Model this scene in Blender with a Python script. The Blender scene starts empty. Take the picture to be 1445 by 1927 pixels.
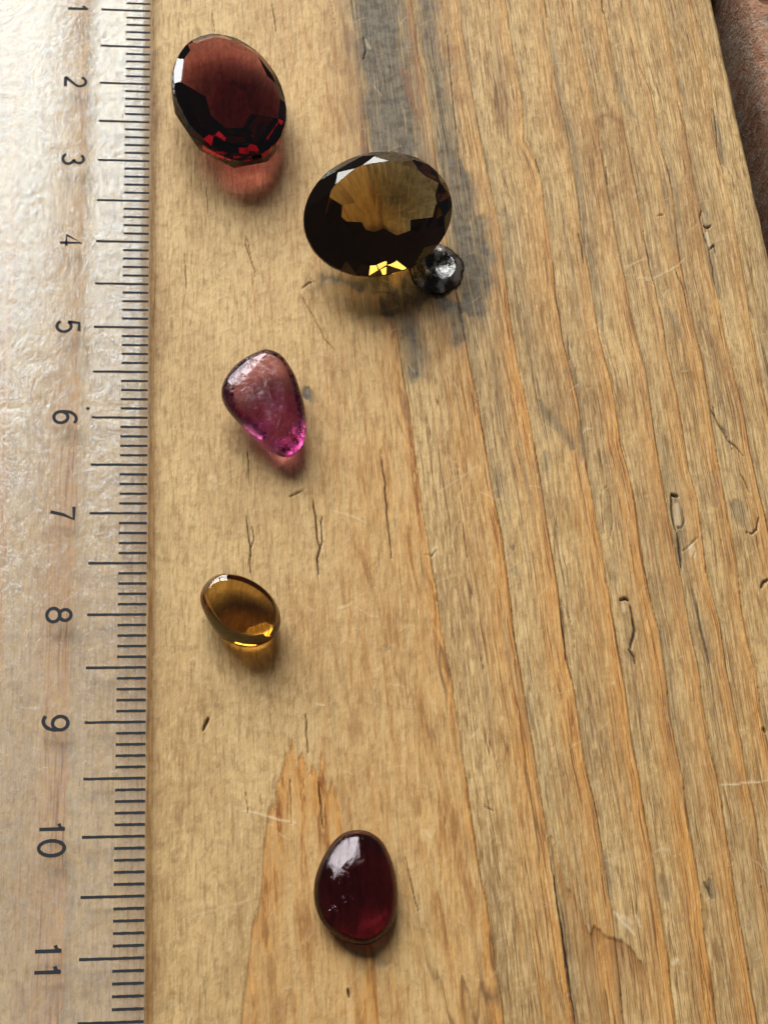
import bpy, bmesh, math, random
import numpy as np
from mathutils import Vector, Matrix

random.seed(7)
RNG = np.random.RandomState(11)
S = bpy.context.scene
COL = S.collection
S.unit_settings.system = 'METRIC'
S.unit_settings.scale_length = 0.01          # one unit is one centimetre

# ------------------------------------------------------------------ camera
cd = bpy.data.cameras.new('camera')
cam = bpy.data.objects.new('camera', cd)
COL.objects.link(cam)
cam.location = (0.3039, -14.1260, 14.0979)
_a, _b, _c = 0.474338, -0.102759, -0.0566235
cam.rotation_mode = 'XYZ'
cam.rotation_euler = (_a, _b, _c)
cd.sensor_fit = 'VERTICAL'
cd.sensor_height = 24.0
cd.lens = 24.0 * 3227.77 / 1927.0
cd.clip_start = 0.1
cd.clip_end = 500
cd.dof.use_dof = True
cd.dof.focus_distance = 16.8
cd.dof.aperture_fstop = 5.0
S.camera = cam
CAM = Vector(cam.location)

# ------------------------------------------------------------------ world and window light
w = bpy.data.worlds.new('World')
S.world = w
w.use_nodes = True
bg = w.node_tree.nodes['Background']
bg.inputs['Color'].default_value = (0.92, 0.93, 1.0, 1)
bg.inputs['Strength'].default_value = 0.075

PANE_L = 12.8                                  # radiance of the sky seen through each window pane


def window_pane(cx, cz, wx, hz, k=1.0, dist=62.0):
    ld = bpy.data.lights.new('window_pane', 'AREA')
    ld.shape = 'RECTANGLE'
    ld.size = wx
    ld.size_y = hz
    ld.energy = PANE_L * k * math.pi * wx * hz
    ld.color = (0.98, 0.99, 0.98)
    o = bpy.data.objects.new('window_pane', ld)
    COL.objects.link(o)
    o.location = (cx, dist, cz)
    o.rotation_euler = (math.radians(-90), 0, 0)   # faces -Y, into the room


_cols = [(-66, 19), (-44, 19.5), (-22, 19.5), (0, 19)]
_rows = [(29, 20, .9), (51, 21, 1.0), (74, 22, 1.05), (97.5, 22, 1.1)]
for cx, wx in _cols:
    for cz, hz, k in _rows:
        window_pane(cx, cz, wx, hz, k)

S.view_settings.view_transform = 'Standard'
S.view_settings.look = 'None'
S.view_settings.exposure = 0.0
S.view_settings.gamma = 1.0
S.cycles.use_denoising = True
try:
    S.cycles.denoiser = 'OPENIMAGEDENOISE'
except Exception:
    pass
S.cycles.max_bounces = 20
S.cycles.transmission_bounces = 18
S.cycles.transparent_max_bounces = 16
S.cycles.diffuse_bounces = 4
S.cycles.glossy_bounces = 12
S.cycles.caustics_reflective = False
S.cycles.caustics_refractive = True
S.cycles.blur_glossy = 0.3
S.cycles.sample_clamp_indirect = 16.0


# ------------------------------------------------------------------ helpers
def link(o, parent=None):
    COL.objects.link(o)
    if parent is not None:
        o.parent = parent
    return o


def tag(o, label=None, cat=None, group=None, kind=None):
    for k, v in (('label', label), ('category', cat), ('group', group), ('kind', kind)):
        if v:
            o[k] = v
    return o


def empty(name, loc):
    o = bpy.data.objects.new(name, None)
    o.location = loc
    o.empty_display_size = 0.3
    return link(o)


def put(name, bm, mat, parent=None, smooth=False, off=None):
    me = bpy.data.meshes.new(name)
    if off is not None:
        bmesh.ops.translate(bm, verts=bm.verts, vec=off)
    bm.to_mesh(me)
    bm.free()
    for m in (mat if isinstance(mat, (list, tuple)) else [mat]):
        me.materials.append(m)
    if smooth:
        me.polygons.foreach_set('use_smooth', [True] * len(me.polygons))
    o = bpy.data.objects.new(name, me)
    return link(o, parent)


def box(bm, x0, x1, y0, y1, z0, z1):
    vs = [bm.verts.new(p) for p in ((x0, y0, z0), (x1, y0, z0), (x1, y1, z0), (x0, y1, z0),
                                    (x0, y0, z1), (x1, y0, z1), (x1, y1, z1), (x0, y1, z1))]
    for f in ((3, 2, 1, 0), (4, 5, 6, 7), (0, 1, 5, 4), (1, 2, 6, 5), (2, 3, 7, 6), (3, 0, 4, 7)):
        bm.faces.new([vs[i] for i in f])


class NT:
    def __init__(self, name):
        self.m = bpy.data.materials.new(name)
        self.m.use_nodes = True
        self.t = self.m.node_tree
        self.t.nodes.clear()
        self.out = self.t.nodes.new('ShaderNodeOutputMaterial')

    def n(self, typ, **kw):
        nd = self.t.nodes.new(typ)
        for k, v in kw.items():
            if hasattr(nd, k):
                setattr(nd, k, v)
        return nd

    def l(self, a, b):
        self.t.links.new(a, b)

    def put(self, sock, v):
        if hasattr(v, 'is_output') or hasattr(v, 'links'):
            self.l(v, sock)
        else:
            sock.default_value = v

    def math(self, op, a, b=0.0, clamp=False):
        nd = self.n('ShaderNodeMath', operation=op)
        nd.use_clamp = clamp
        self.put(nd.inputs[0], a)
        self.put(nd.inputs[1], b)
        return nd.outputs[0]

    def mix(self, fac, a, b, mode='MIX'):
        nd = self.n('ShaderNodeMix', data_type='RGBA', blend_type=mode)
        self.put(nd.inputs['Factor'], fac)
        self.put(nd.inputs['A'], a if hasattr(a, 'links') else (*a, 1))
        self.put(nd.inputs['B'], b if hasattr(b, 'links') else (*b, 1))
        return nd.outputs['Result']

    def noise(self, vec, scale=5, detail=4, rough=0.55, dist=0.0, dim='3D'):
        nd = self.n('ShaderNodeTexNoise')
        nd.noise_dimensions = dim
        nd.inputs['Scale'].default_value = scale
        nd.inputs['Detail'].default_value = detail
        nd.inputs['Roughness'].default_value = rough
        nd.inputs['Distortion'].default_value = dist
        if vec is not None:
            self.l(vec, nd.inputs['Vector'])
        return nd.outputs['Fac']

    def ramp(self, v, lo, hi, a=0.0, b=1.0):
        nd = self.n('ShaderNodeMapRange')
        nd.interpolation_type = 'SMOOTHSTEP'
        self.put(nd.inputs[0], v)
        nd.inputs[1].default_value = lo
        nd.inputs[2].default_value = hi
        nd.inputs[3].default_value = a
        nd.inputs[4].default_value = b
        return nd.outputs[0]

    def comb(self, x, y, z=0.0):
        nd = self.n('ShaderNodeCombineXYZ')
        self.put(nd.inputs[0], x)
        self.put(nd.inputs[1], y)
        self.put(nd.inputs[2], z)
        return nd.outputs[0]

    def scale(self, vec, s):
        nd = self.n('ShaderNodeMapping')
        nd.inputs['Scale'].default_value = s
        self.l(vec, nd.inputs['Vector'])
        return nd.outputs[0]

    def bump(self, h, strength=0.5, distance=0.01, normal=None):
        nd = self.n('ShaderNodeBump')
        nd.inputs['Strength'].default_value = strength
        nd.inputs['Distance'].default_value = distance
        self.l(h, nd.inputs['Height'])
        if normal is not None:
            self.l(normal, nd.inputs['Normal'])
        return nd.outputs[0]

    def pos(self):
        return self.n('ShaderNodeNewGeometry').outputs['Position']

    def objc(self):
        return self.n('ShaderNodeTexCoord').outputs['Object']

    def sep(self, v):
        nd = self.n('ShaderNodeSeparateXYZ')
        self.l(v, nd.inputs[0])
        return nd.outputs

    def principled(self, **kw):
        nd = self.n('ShaderNodeBsdfPrincipled')
        for k, v in kw.items():
            self.put(nd.inputs[k], v)
        return nd


def sstep(a, b, v):
    t = np.clip((v - a) / (b - a), 0, 1)
    return t * t * (3 - 2 * t)


_lat = RNG.rand(512, 512)


def vnoise(u, v, seed=0):
    u = u + seed * 37.17
    v = v + seed * 91.31
    iu = np.floor(u).astype(np.int64)
    iv = np.floor(v).astype(np.int64)
    fu = u - iu
    fv = v - iv
    fu = fu * fu * (3 - 2 * fu)
    fv = fv * fv * (3 - 2 * fv)
    a = _lat[iu % 512, iv % 512]
    b = _lat[(iu + 1) % 512, iv % 512]
    c = _lat[iu % 512, (iv + 1) % 512]
    d = _lat[(iu + 1) % 512, (iv + 1) % 512]
    return (a * (1 - fu) + b * fu) * (1 - fv) + (c * (1 - fu) + d * fu) * fv


def fbm(u, v, seed=0, oct=4, g=0.5):
    s = 0
    a = 1.0
    t = 0
    for k in range(oct):
        s = s + a * vnoise(u * 2 ** k, v * 2 ** k, seed + k * 3.3)
        t += a
        a *= g
    return s / t


# ------------------------------------------------------------------ the board: growth rings and marks, in cm on its top face
RINGS = [   # sharp right-hand edges of the latewood bands, left to right
    [(2.158, -0.655), (2.175, -1.260), (2.207, -1.775), (2.234, -2.349), (2.240, -2.769), (2.293, -3.715), (2.407, -4.805), (2.438, -5.418), (2.478, -5.860), (2.501, -6.366), (2.524, -6.864), (2.556, -7.343), (2.602, -7.741), (2.626, -8.151), (2.678, -8.622), (2.716, -9.305), (2.741, -9.637), (2.764, -9.986), (2.778, -10.313), (2.822, -10.603), (2.854, -11.020), (2.871, -11.379), (2.877, -11.608)],
    [(2.828, -0.627), (2.850, -1.009), (2.867, -1.466), (2.897, -1.789), (2.917, -2.172), (2.935, -2.562), (2.930, -3.028), (2.977, -3.900), (3.043, -4.608), (3.107, -5.353), (3.149, -5.798), (3.181, -6.349), (3.210, -6.782), (3.247, -7.222), (3.268, -7.774), (3.265, -8.070), (3.292, -8.464), (3.315, -8.834), (3.350, -9.221), (3.367, -9.570), (3.387, -9.978), (3.404, -10.276), (3.412, -10.504), (3.436, -10.805), (3.434, -11.287), (3.468, -11.596)],
    [(3.362, -0.605), (3.359, -1.027), (3.389, -1.751), (3.418, -2.250), (3.451, -2.744), (3.481, -3.117), (3.534, -3.664), (3.546, -4.455), (3.573, -5.165), (3.623, -5.861), (3.674, -6.458), (3.688, -6.991), (3.714, -7.574), (3.723, -8.017), (3.734, -8.470), (3.771, -8.797), (3.774, -9.082), (3.792, -9.435), (3.835, -9.848), (3.858, -10.256), (3.865, -10.549), (3.875, -10.855), (3.881, -11.220), (3.870, -11.645)],
    [(3.884, -0.961), (3.909, -1.392), (3.934, -1.945), (3.900, -2.542), (3.994, -2.807), (4.032, -3.063), (4.029, -3.708), (4.037, -4.274), (4.034, -4.570), (4.061, -5.093), (4.097, -5.407), (4.128, -5.704), (4.134, -6.085), (4.142, -6.481), (4.164, -6.785), (4.172, -7.122), (4.192, -7.475), (4.199, -7.885), (4.216, -8.281), (4.230, -8.575), (4.236, -8.800), (4.240, -9.239), (4.263, -9.552), (4.267, -9.930), (4.289, -10.305), (4.295, -10.612), (4.294, -10.868), (4.301, -11.152), (4.298, -11.482)],
    [(4.315, -0.566), (4.311, -1.143), (4.333, -1.793), (4.371, -2.258), (4.391, -2.874), (4.405, -3.370), (4.389, -3.775), (4.414, -4.197), (4.419, -4.635), (4.427, -4.996), (4.481, -5.404), (4.496, -5.816), (4.488, -6.196), (4.536, -6.528), (4.553, -6.848), (4.557, -7.230), (4.568, -7.581), (4.583, -7.889), (4.610, -8.149), (4.623, -8.463), (4.614, -8.857), (4.624, -9.212), (4.642, -9.541), (4.639, -9.940), (4.660, -10.297), (4.673, -10.591), (4.650, -10.916), (4.655, -11.199), (4.640, -11.576)],
    [(4.630, -0.553), (4.651, -1.131), (4.677, -1.701), (4.700, -2.169), (4.718, -2.470), (4.727, -3.130), (4.750, -3.512), (4.757, -3.968), (4.786, -4.315), (4.787, -4.752), (4.812, -5.036), (4.847, -5.402), (4.841, -5.905), (4.846, -6.348), (4.852, -6.741), (4.878, -7.126), (4.886, -7.480), (4.904, -7.790), (4.909, -8.153), (4.936, -8.488), (4.932, -8.893), (4.933, -9.293), (4.962, -9.587), (4.958, -9.967), (4.966, -10.324), (4.965, -10.637), (4.971, -10.926), (4.978, -11.210), (4.982, -11.588)],
    [(4.976, -0.538), (4.987, -1.118), (4.991, -1.831), (5.000, -2.239), (5.021, -2.781), (5.036, -3.254), (5.043, -3.689), (5.048, -4.088), (5.075, -4.434), (5.088, -4.799), (5.091, -5.270), (5.127, -5.675), (5.134, -6.130), (5.137, -6.528), (5.169, -6.850), (5.165, -7.172), (5.151, -7.586), (5.203, -8.093), (5.204, -8.591), (5.213, -8.918), (5.233, -9.239), (5.231, -9.593), (5.251, -9.955), (5.238, -10.243), (5.248, -10.503)],
    [(5.283, -0.760), (5.312, -1.251), (5.331, -1.619), (5.360, -1.900), (5.351, -2.503), (5.396, -2.821), (5.414, -3.162), (5.377, -4.056), (5.392, -4.430), (5.402, -4.796), (5.434, -5.149), (5.446, -5.630), (5.439, -6.082), (5.432, -6.418), (5.447, -6.702), (5.451, -7.089), (5.468, -7.485), (5.431, -7.957), (5.434, -8.297), (5.472, -8.595), (5.460, -8.978)],
    [(5.672, -0.572), (5.685, -1.153), (5.681, -1.667), (5.691, -2.029), (5.671, -2.551), (5.674, -3.024), (5.694, -3.493), (5.700, -3.878), (5.700, -4.301), (5.711, -4.792), (5.728, -5.265), (5.764, -5.811), (5.767, -6.307), (5.791, -6.789), (5.817, -7.175)],
    [(6.006, -0.677), (6.056, -1.595), (6.032, -2.048), (6.008, -2.805), (6.029, -3.280), (6.024, -3.872), (6.024, -4.421), (6.009, -4.904), (6.013, -5.263)],
]
RSTR = [0.75, 0.95, 1.0, 0.95, 0.9, 0.9, 0.8, 0.8, 0.8, 0.6]
EDGE = [(6.255, -0.485), (6.235, -0.994), (6.261, -1.354), (6.283, -1.722), (6.277, -2.347), (6.284, -2.720), (6.302, -3.086), (6.306, -3.535), (6.343, -3.940)]
ARCH_L = [(1.394, -9.316), (1.190, -9.417), (1.098, -9.599), (1.027, -9.904), (0.985, -10.140), (0.927, -10.528), (0.864, -10.816), (0.800, -11.186), (0.764, -11.528)]
ARCH_R = [(1.426, -9.216), (1.476, -9.236), (1.549, -9.467), (1.623, -9.756), (1.655, -9.957), (1.732, -10.320), (1.809, -10.723), (1.863, -11.035), (1.873, -11.570)]
STEP_X = [(3.441, -10.092), (3.485, -10.333), (3.519, -10.489), (3.602, -10.695), (3.683, -10.867), (3.720, -10.819), (3.751, -10.869), (3.897, -10.940), (3.961, -10.969), (4.036, -11.059), (4.094, -11.145), (4.124, -11.329), (4.144, -11.557), (4.148, -11.795)]
CRACKS = [  # (polyline, width cm, depth)
    ([(0.963, -3.806), (0.949, -3.949), (0.994, -4.097), (1.033, -4.256), (1.040, -4.395)], .006, .7),
    ([(0.967, -3.858), (0.986, -3.987), (1.024, -4.192)], .005, .5),
    ([(0.348, -4.063), (0.357, -4.266), (0.361, -4.487)], .007, .7),
    ([(0.922, -6.304), (0.934, -6.474), (0.934, -6.698)], .006, .8),
    ([(0.894, -6.963), (0.905, -7.137), (0.926, -7.300), (0.913, -7.449), (0.916, -7.556)], .008, 1),
    ([(0.945, -7.083), (0.962, -7.219), (0.931, -7.305)], .006, .7),
    ([(1.517, -6.811), (1.529, -7.004), (1.540, -7.222), (1.562, -7.304), (1.533, -7.411), (1.541, -7.588)], .011, 1),
    ([(1.594, -6.977), (1.576, -7.059), (1.588, -7.250), (1.561, -7.309)], .009, .9),
    ([(2.177, -6.274), (2.188, -6.531), (2.199, -6.868), (2.208, -7.308), (2.216, -7.427)], .009, 1),
    ([(1.281, -6.788), (1.351, -6.754), (1.437, -6.699)], .009, .9),
    ([(0.473, -9.057), (0.505, -8.999), (0.529, -8.932)], .018, 1),
    ([(2.161, -10.195), (2.189, -10.333), (2.213, -10.514), (2.243, -10.675)], .007, .7),
    ([(1.297, -0.691), (1.314, -0.918), (1.330, -1.158)], .007, .8),
    ([(1.377, -1.104), (1.411, -0.952)], .004, .4),
    ([(0.645, -0.869), (0.676, -1.183)], .005, .6),
    ([(0.571, -3.233), (0.573, -3.551)], .005, .5),
    ([(1.219, -9.503), (1.219, -9.663), (1.216, -9.895)], .007, .7),
    ([(1.457, -9.484), (1.466, -9.715), (1.479, -9.952)], .009, .9),
    ([(1.367, -8.918), (1.375, -9.094), (1.381, -9.297)], .008, .9),
    ([(0.836, -9.607), (0.846, -9.793)], .006, .6),
    ([(1.628, -11.279), (1.633, -11.364)], .012, .8),
    ([(1.490, -4.471), (1.556, -4.394), (1.620, -4.374)], .007, .8),
    ([(1.497, -4.565), (1.594, -4.783), (1.697, -5.060), (1.796, -5.193)], .010, .5),
    ([(3.188, -1.034), (3.190, -1.245), (3.187, -1.596), (3.187, -2.063), (3.189, -2.555), (3.198, -3.021)], .008, .7),
    ([(4.921, -6.770), (4.995, -6.793)], .024, .9),
    ([(4.927, -6.764), (4.910, -6.963), (4.918, -7.131), (4.930, -7.159)], .016, 1),
    ([(4.930, -7.120), (4.975, -7.126), (5.012, -7.048), (5.011, -6.906)], .009, .55),
    ([(4.935, -7.159), (4.932, -7.326), (4.917, -7.546)], .016, .9),
    ([(4.925, -7.381), (4.992, -7.338), (5.068, -7.272), (5.138, -7.216)], .009, .5),
    ([(5.041, -7.465), (5.072, -7.355)], .006, .4),
    ([(4.296, -7.865), (4.348, -7.849), (4.386, -7.866)], .022, 1),
    ([(4.379, -7.919), (4.397, -8.015), (4.395, -8.157), (4.341, -8.350)], .018, .85),
    ([(4.321, -8.350), (4.357, -8.418), (4.362, -8.495)], .014, .9),
    ([(5.687, -3.616), (5.734, -3.648), (5.784, -3.614)], .018, 1),
    ([(5.677, -3.650), (5.692, -3.818), (5.721, -3.931)], .010, .9),
    ([(5.705, -3.411), (5.679, -3.514), (5.682, -3.616)], .008, .8),
    ([(5.729, -3.917), (5.776, -3.863), (5.775, -3.983)], .012, .9),
    ([(5.712, -3.918), (5.711, -4.117), (5.711, -4.380)], .010, .7),
    ([(5.598, -7.180), (5.659, -7.191), (5.713, -7.147), (5.743, -7.023)], .011, .8),
    ([(5.637, -6.564), (5.664, -6.593), (5.710, -6.766)], .010, .8),
    ([(5.703, -7.208), (5.694, -7.359)], .008, .8),
    ([(5.646, -7.760), (5.688, -7.689), (5.738, -7.662)], .018, 1),
    ([(5.444, -5.824), (5.509, -6.004), (5.578, -6.183), (5.645, -6.271), (5.698, -6.371)], .010, .8),
    ([(5.476, -5.794), (5.486, -5.945), (5.565, -6.094), (5.603, -6.301)], .006, .6),
    ([(4.751, -2.872), (4.739, -3.123)], .007, .8),
    ([(4.359, -3.742), (4.376, -3.941), (4.371, -4.139)], .010, .9),
    ([(5.037, -3.696), (5.044, -3.863), (5.057, -4.062), (5.057, -4.324)], .010, .8),
    ([(5.219, -3.509), (5.262, -3.481), (5.290, -3.488)], .008, .7),
    ([(4.976, -0.538), (4.966, -0.679)], .012, 1),
    ([(4.960, -0.680), (4.987, -0.756)], .010, .8),
    ([(4.321, -0.565), (4.324, -0.837)], .011, .9),
    ([(4.007, -2.793), (4.026, -3.001)], .009, .8),
    ([(5.275, -1.449), (5.316, -1.597), (5.378, -1.892)], .006, .6),
    ([(5.653, -1.957), (5.658, -2.140), (5.668, -2.321)], .010, .8),
    ([(5.392, -2.722), (5.422, -2.932), (5.421, -3.107)], .008, .7),
    ([(5.319, -4.189), (5.372, -4.417), (5.379, -4.643)], .010, .7),
    ([(6.043, -2.128), (5.993, -2.671), (6.020, -2.953)], .007, .6),
    ([(6.108, -2.951), (6.105, -3.161)], .007, .6),
    ([(4.116, -4.974), (4.104, -5.284)], .008, .7),
    ([(4.287, -6.302), (4.296, -6.533)], .007, .6),
    ([(3.749, -7.859), (3.745, -8.175), (3.724, -8.470)], .008, .8),
    ([(3.754, -7.859), (3.804, -7.992), (3.834, -8.176), (3.822, -8.332)], .005, .5),
    ([(2.877, -9.787), (2.921, -9.812), (2.947, -9.831)], .008, .5),
    ([(4.715, -10.497), (4.744, -10.552), (4.765, -10.635)], .020, .5),
    ([(5.019, -7.872), (5.021, -8.139), (5.053, -8.506)], .013, .5),
    ([(2.962, -8.372), (2.979, -8.576)], .006, .7),
    ([(2.905, -7.065), (2.907, -7.422)], .007, .6),
    ([(2.873, -6.360), (2.906, -6.589), (2.921, -6.927)], .006, .5),
    ([(2.186, -4.506), (2.304, -4.479), (2.424, -4.528)], .009, .6),
    ([(3.042, -4.481), (3.061, -4.797)], .010, .7),
    ([(2.503, -7.391), (2.582, -7.397), (2.637, -7.322)], .007, .5),
    ([(5.456, -9.124), (5.468, -9.174)], .02, .9),
    ([(2.277, -1.182), (2.296, -1.368), (2.255, -1.495)], .010, .8),
    ([(3.422, -10.413), (3.417, -10.639), (3.430, -10.819), (3.447, -11.084), (3.459, -11.387), (3.468, -11.630)], .013, 1),
    ([(4.247, -6.734), (4.305, -6.677), (4.333, -6.791), (4.326, -7.072), (4.280, -7.239)], .006, .45),
    ([(4.244, -6.762), (4.233, -6.988), (4.231, -7.183)], .006, .45),
    ([(1.935, -0.672), (1.958, -0.816), (1.977, -1.043)], .004, .5),
]
GREY = [   # (points along the smear, half width cm, strength, seed)
    ([(2.436, -0.489), (2.461, -1.100), (2.485, -1.693), (2.520, -2.270), (2.542, -2.830), (2.578, -3.510)], .30, 1.15),
    ([(2.330, -0.493), (2.337, -1.254), (2.354, -1.988), (2.376, -2.626)], .16, .9),
    ([(2.205, -0.653), (2.225, -1.407), (2.256, -2.135), (2.275, -2.837)], .07, .8),
    ([(2.993, -0.465), (3.011, -1.230), (3.034, -1.966), (3.056, -2.678), (3.072, -3.365), (3.119, -3.831)], .12, .75),
    ([(3.219, -0.611), (3.192, -1.373), (3.184, -2.250), (3.198, -3.021)], .06, .45),
    ([(3.198, -3.021), (3.217, -3.630), (3.218, -3.961)], .14, .8),
    ([(3.355, -3.628), (3.361, -4.024), (3.290, -4.414)], .12, .8),
    ([(2.502, -4.552), (2.984, -4.546)], .2, .9),
    ([(2.984, -4.546), (3.041, -5.047)], .10, .8),
    ([(2.183, -4.556), (2.226, -4.931)], .08, .6),
    ([(1.768, -4.372), (2.188, -4.461), (2.609, -4.551)], .10, .7),
    ([(2.369, -4.554), (2.423, -4.804), (2.500, -5.418)], .07, .6),
    ([(3.269, -4.669), (3.201, -5.168)], .05, .6),
    ([(3.735, -5.682), (3.866, -5.950), (4.037, -6.302)], .055, .9),
    ([(4.132, -6.008), (4.097, -6.418)], .035, .9),
    ([(4.304, -6.243), (4.360, -6.476)], .05, .7),
    ([(3.746, -6.360), (3.748, -6.590)], .04, .7),
    ([(4.027, -5.407), (4.174, -5.528), (4.273, -5.588)], .05, .6),
    ([(4.340, -1.028), (4.359, -1.704), (4.363, -2.501), (4.396, -2.992)], .05, .6),
    ([(5.027, -1.532), (5.044, -1.976), (5.174, -2.249)], .05, .8),
    ([(5.000, -1.156), (5.003, -1.830)], .04, .5),
    ([(4.401, -2.141), (4.426, -2.712), (4.411, -3.472), (4.396, -4.007)], .05, .7),
    ([(4.462, -3.673), (4.463, -4.397), (4.459, -4.907)], .055, .7),
    ([(5.371, -2.969), (5.367, -3.588), (5.373, -4.122)], .05, .7),
    ([(6.031, -2.092), (6.043, -2.527), (6.065, -2.811)], .05, .9),
    ([(5.705, -1.584), (5.723, -1.881)], .035, .8),
    ([(5.204, -4.709), (5.260, -5.025)], .05, .7),
    ([(5.385, -4.319), (5.414, -4.513)], .04, .8),
    ([(5.728, -3.376), (5.727, -3.615)], .045, .7),
    ([(5.722, -4.117), (5.731, -4.509)], .04, .7),
    ([(3.616, -3.488), (3.657, -3.954), (3.578, -4.216)], .06, .8),
    ([(3.272, -6.475), (3.263, -6.759)], .04, .7),
    ([(3.327, -7.288), (3.364, -7.321)], .035, .8),
    ([(3.334, -7.479), (3.359, -7.587)], .03, .6),
    ([(4.302, -6.705), (4.284, -7.211)], .05, .5),
    ([(4.287, -7.267), (4.279, -7.757)], .04, .5),
    ([(5.349, -6.476), (5.360, -6.936)], .06, .6),
    ([(5.551, -6.880), (5.585, -7.163)], .06, .8),
    ([(4.632, -8.134), (4.649, -8.448)], .05, .5),
    ([(4.983, -7.764), (5.031, -8.139), (5.063, -8.506)], .05, .7),
    ([(4.256, -9.150), (4.273, -9.397)], .03, .6),
    ([(5.074, -9.512), (5.084, -10.229), (5.093, -10.916), (5.079, -11.575)], .085, .40),
    ([(4.745, -10.452), (4.758, -10.680)], .05, 1.0),
    ([(4.339, -10.348), (4.371, -10.669)], .06, .6),
    ([(3.893, -10.197), (3.885, -10.654)], .045, .7),
    ([(3.363, -8.734), (3.349, -9.133)], .03, .7),
    ([(3.509, -9.429), (3.516, -9.907)], .035, .5),
    ([(3.467, -10.551), (3.483, -10.997), (3.482, -11.630)], .04, .6),
    ([(1.527, -5.604), (1.497, -5.734)], .05, 1.1),
    ([(2.135, -4.462), (2.609, -4.551), (3.037, -4.545)], .16, 1.3),
    ([(2.498, -4.615), (2.550, -5.051), (2.579, -5.417)], .10, .8),
    ([(3.162, -3.632), (3.230, -4.157), (3.145, -4.544)], .17, .95),
    ([(4.968, -6.764), (4.916, -7.519)], .05, .9),
    ([(4.359, -7.919), (4.344, -8.443)], .05, .6),
    ([(5.722, -3.649), (5.711, -4.380)], .05, .8),
    ([(2.458, -5.003), (2.471, -5.052)], .03, .9),
    ([(2.100, -8.334), (2.105, -8.411)], .05, .5),
    ([(1.685, -10.542), (1.706, -11.025)], .10, .35),
    ([(1.615, -10.135), (1.661, -10.586)], .06, .3),
    ([(0.069, -11.349), (0.280, -11.315)], .06, .35),
    ([(1.840, -10.965), (1.986, -11.099)], .06, .6),
    ([(5.056, -0.535), (5.049, -0.847)], .03, .4),
    ([(3.852, -8.894), (3.871, -9.241)], .03, .5),
    ([(0.852, -2.529), (1.005, -3.074)], .02, .2),
]
BROWN = [
    ([(3.619, -1.838), (3.644, -2.020), (3.659, -2.178)], .10, .7),
    ([(3.613, -1.432), (3.620, -1.207), (3.616, -0.979)], .07, .45),
    ([(3.823, -1.499), (3.821, -1.722)], .07, .5),
    ([(3.233, -1.221), (3.240, -1.594), (3.246, -1.960)], .10, .75),
    ([(3.373, -1.663), (3.362, -1.441)], .08, .5),
    ([(1.870, -1.272), (2.004, -1.489), (2.057, -1.561)], .20, .5),
    ([(1.871, -0.820), (1.934, -1.120)], .10, .5),
    ([(4.726, -2.348), (4.767, -2.239), (4.887, -2.214), (4.959, -2.341), (4.962, -2.556)], .05, 1.0),
    ([(4.610, -2.351), (4.587, -2.708), (4.578, -2.988)], .10, .6),
    ([(4.962, -2.556), (4.939, -2.979), (4.896, -3.188)], .035, .7),
    ([(4.787, -3.245), (4.832, -3.155)], .04, .8),
    ([(5.623, -2.395), (5.643, -2.751), (5.592, -3.447), (5.593, -3.920)], .09, .7),
    ([(2.685, -1.613), (2.726, -2.048), (2.809, -2.332)], .05, 1.0),
    ([(2.793, -0.629), (2.810, -1.086), (2.824, -1.682), (2.860, -2.259)], .035, .9),
    ([(2.220, -2.839), (2.208, -2.420), (2.182, -1.921)], .05, .4),
    ([(0.244, -6.807), (0.267, -7.349)], .08, .5),
    ([(0.040, -1.486), (0.040, -4.208), (0.040, -6.585), (0.040, -8.678), (0.040, -10.537), (0.036, -11.501)], .055, .55),  # reddish wood band, also the ruler's shadow line put into the colour
    ([(5.589, -5.022), (5.733, -5.519), (5.766, -6.004)], .06, .6),
    ([(4.662, -5.887), (4.682, -6.360)], .08, .4),
    ([(5.999, -4.506), (6.158, -5.080)], .10, .4),
    ([(1.774, -6.587), (1.566, -6.811)], .02, .2),
]
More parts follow.
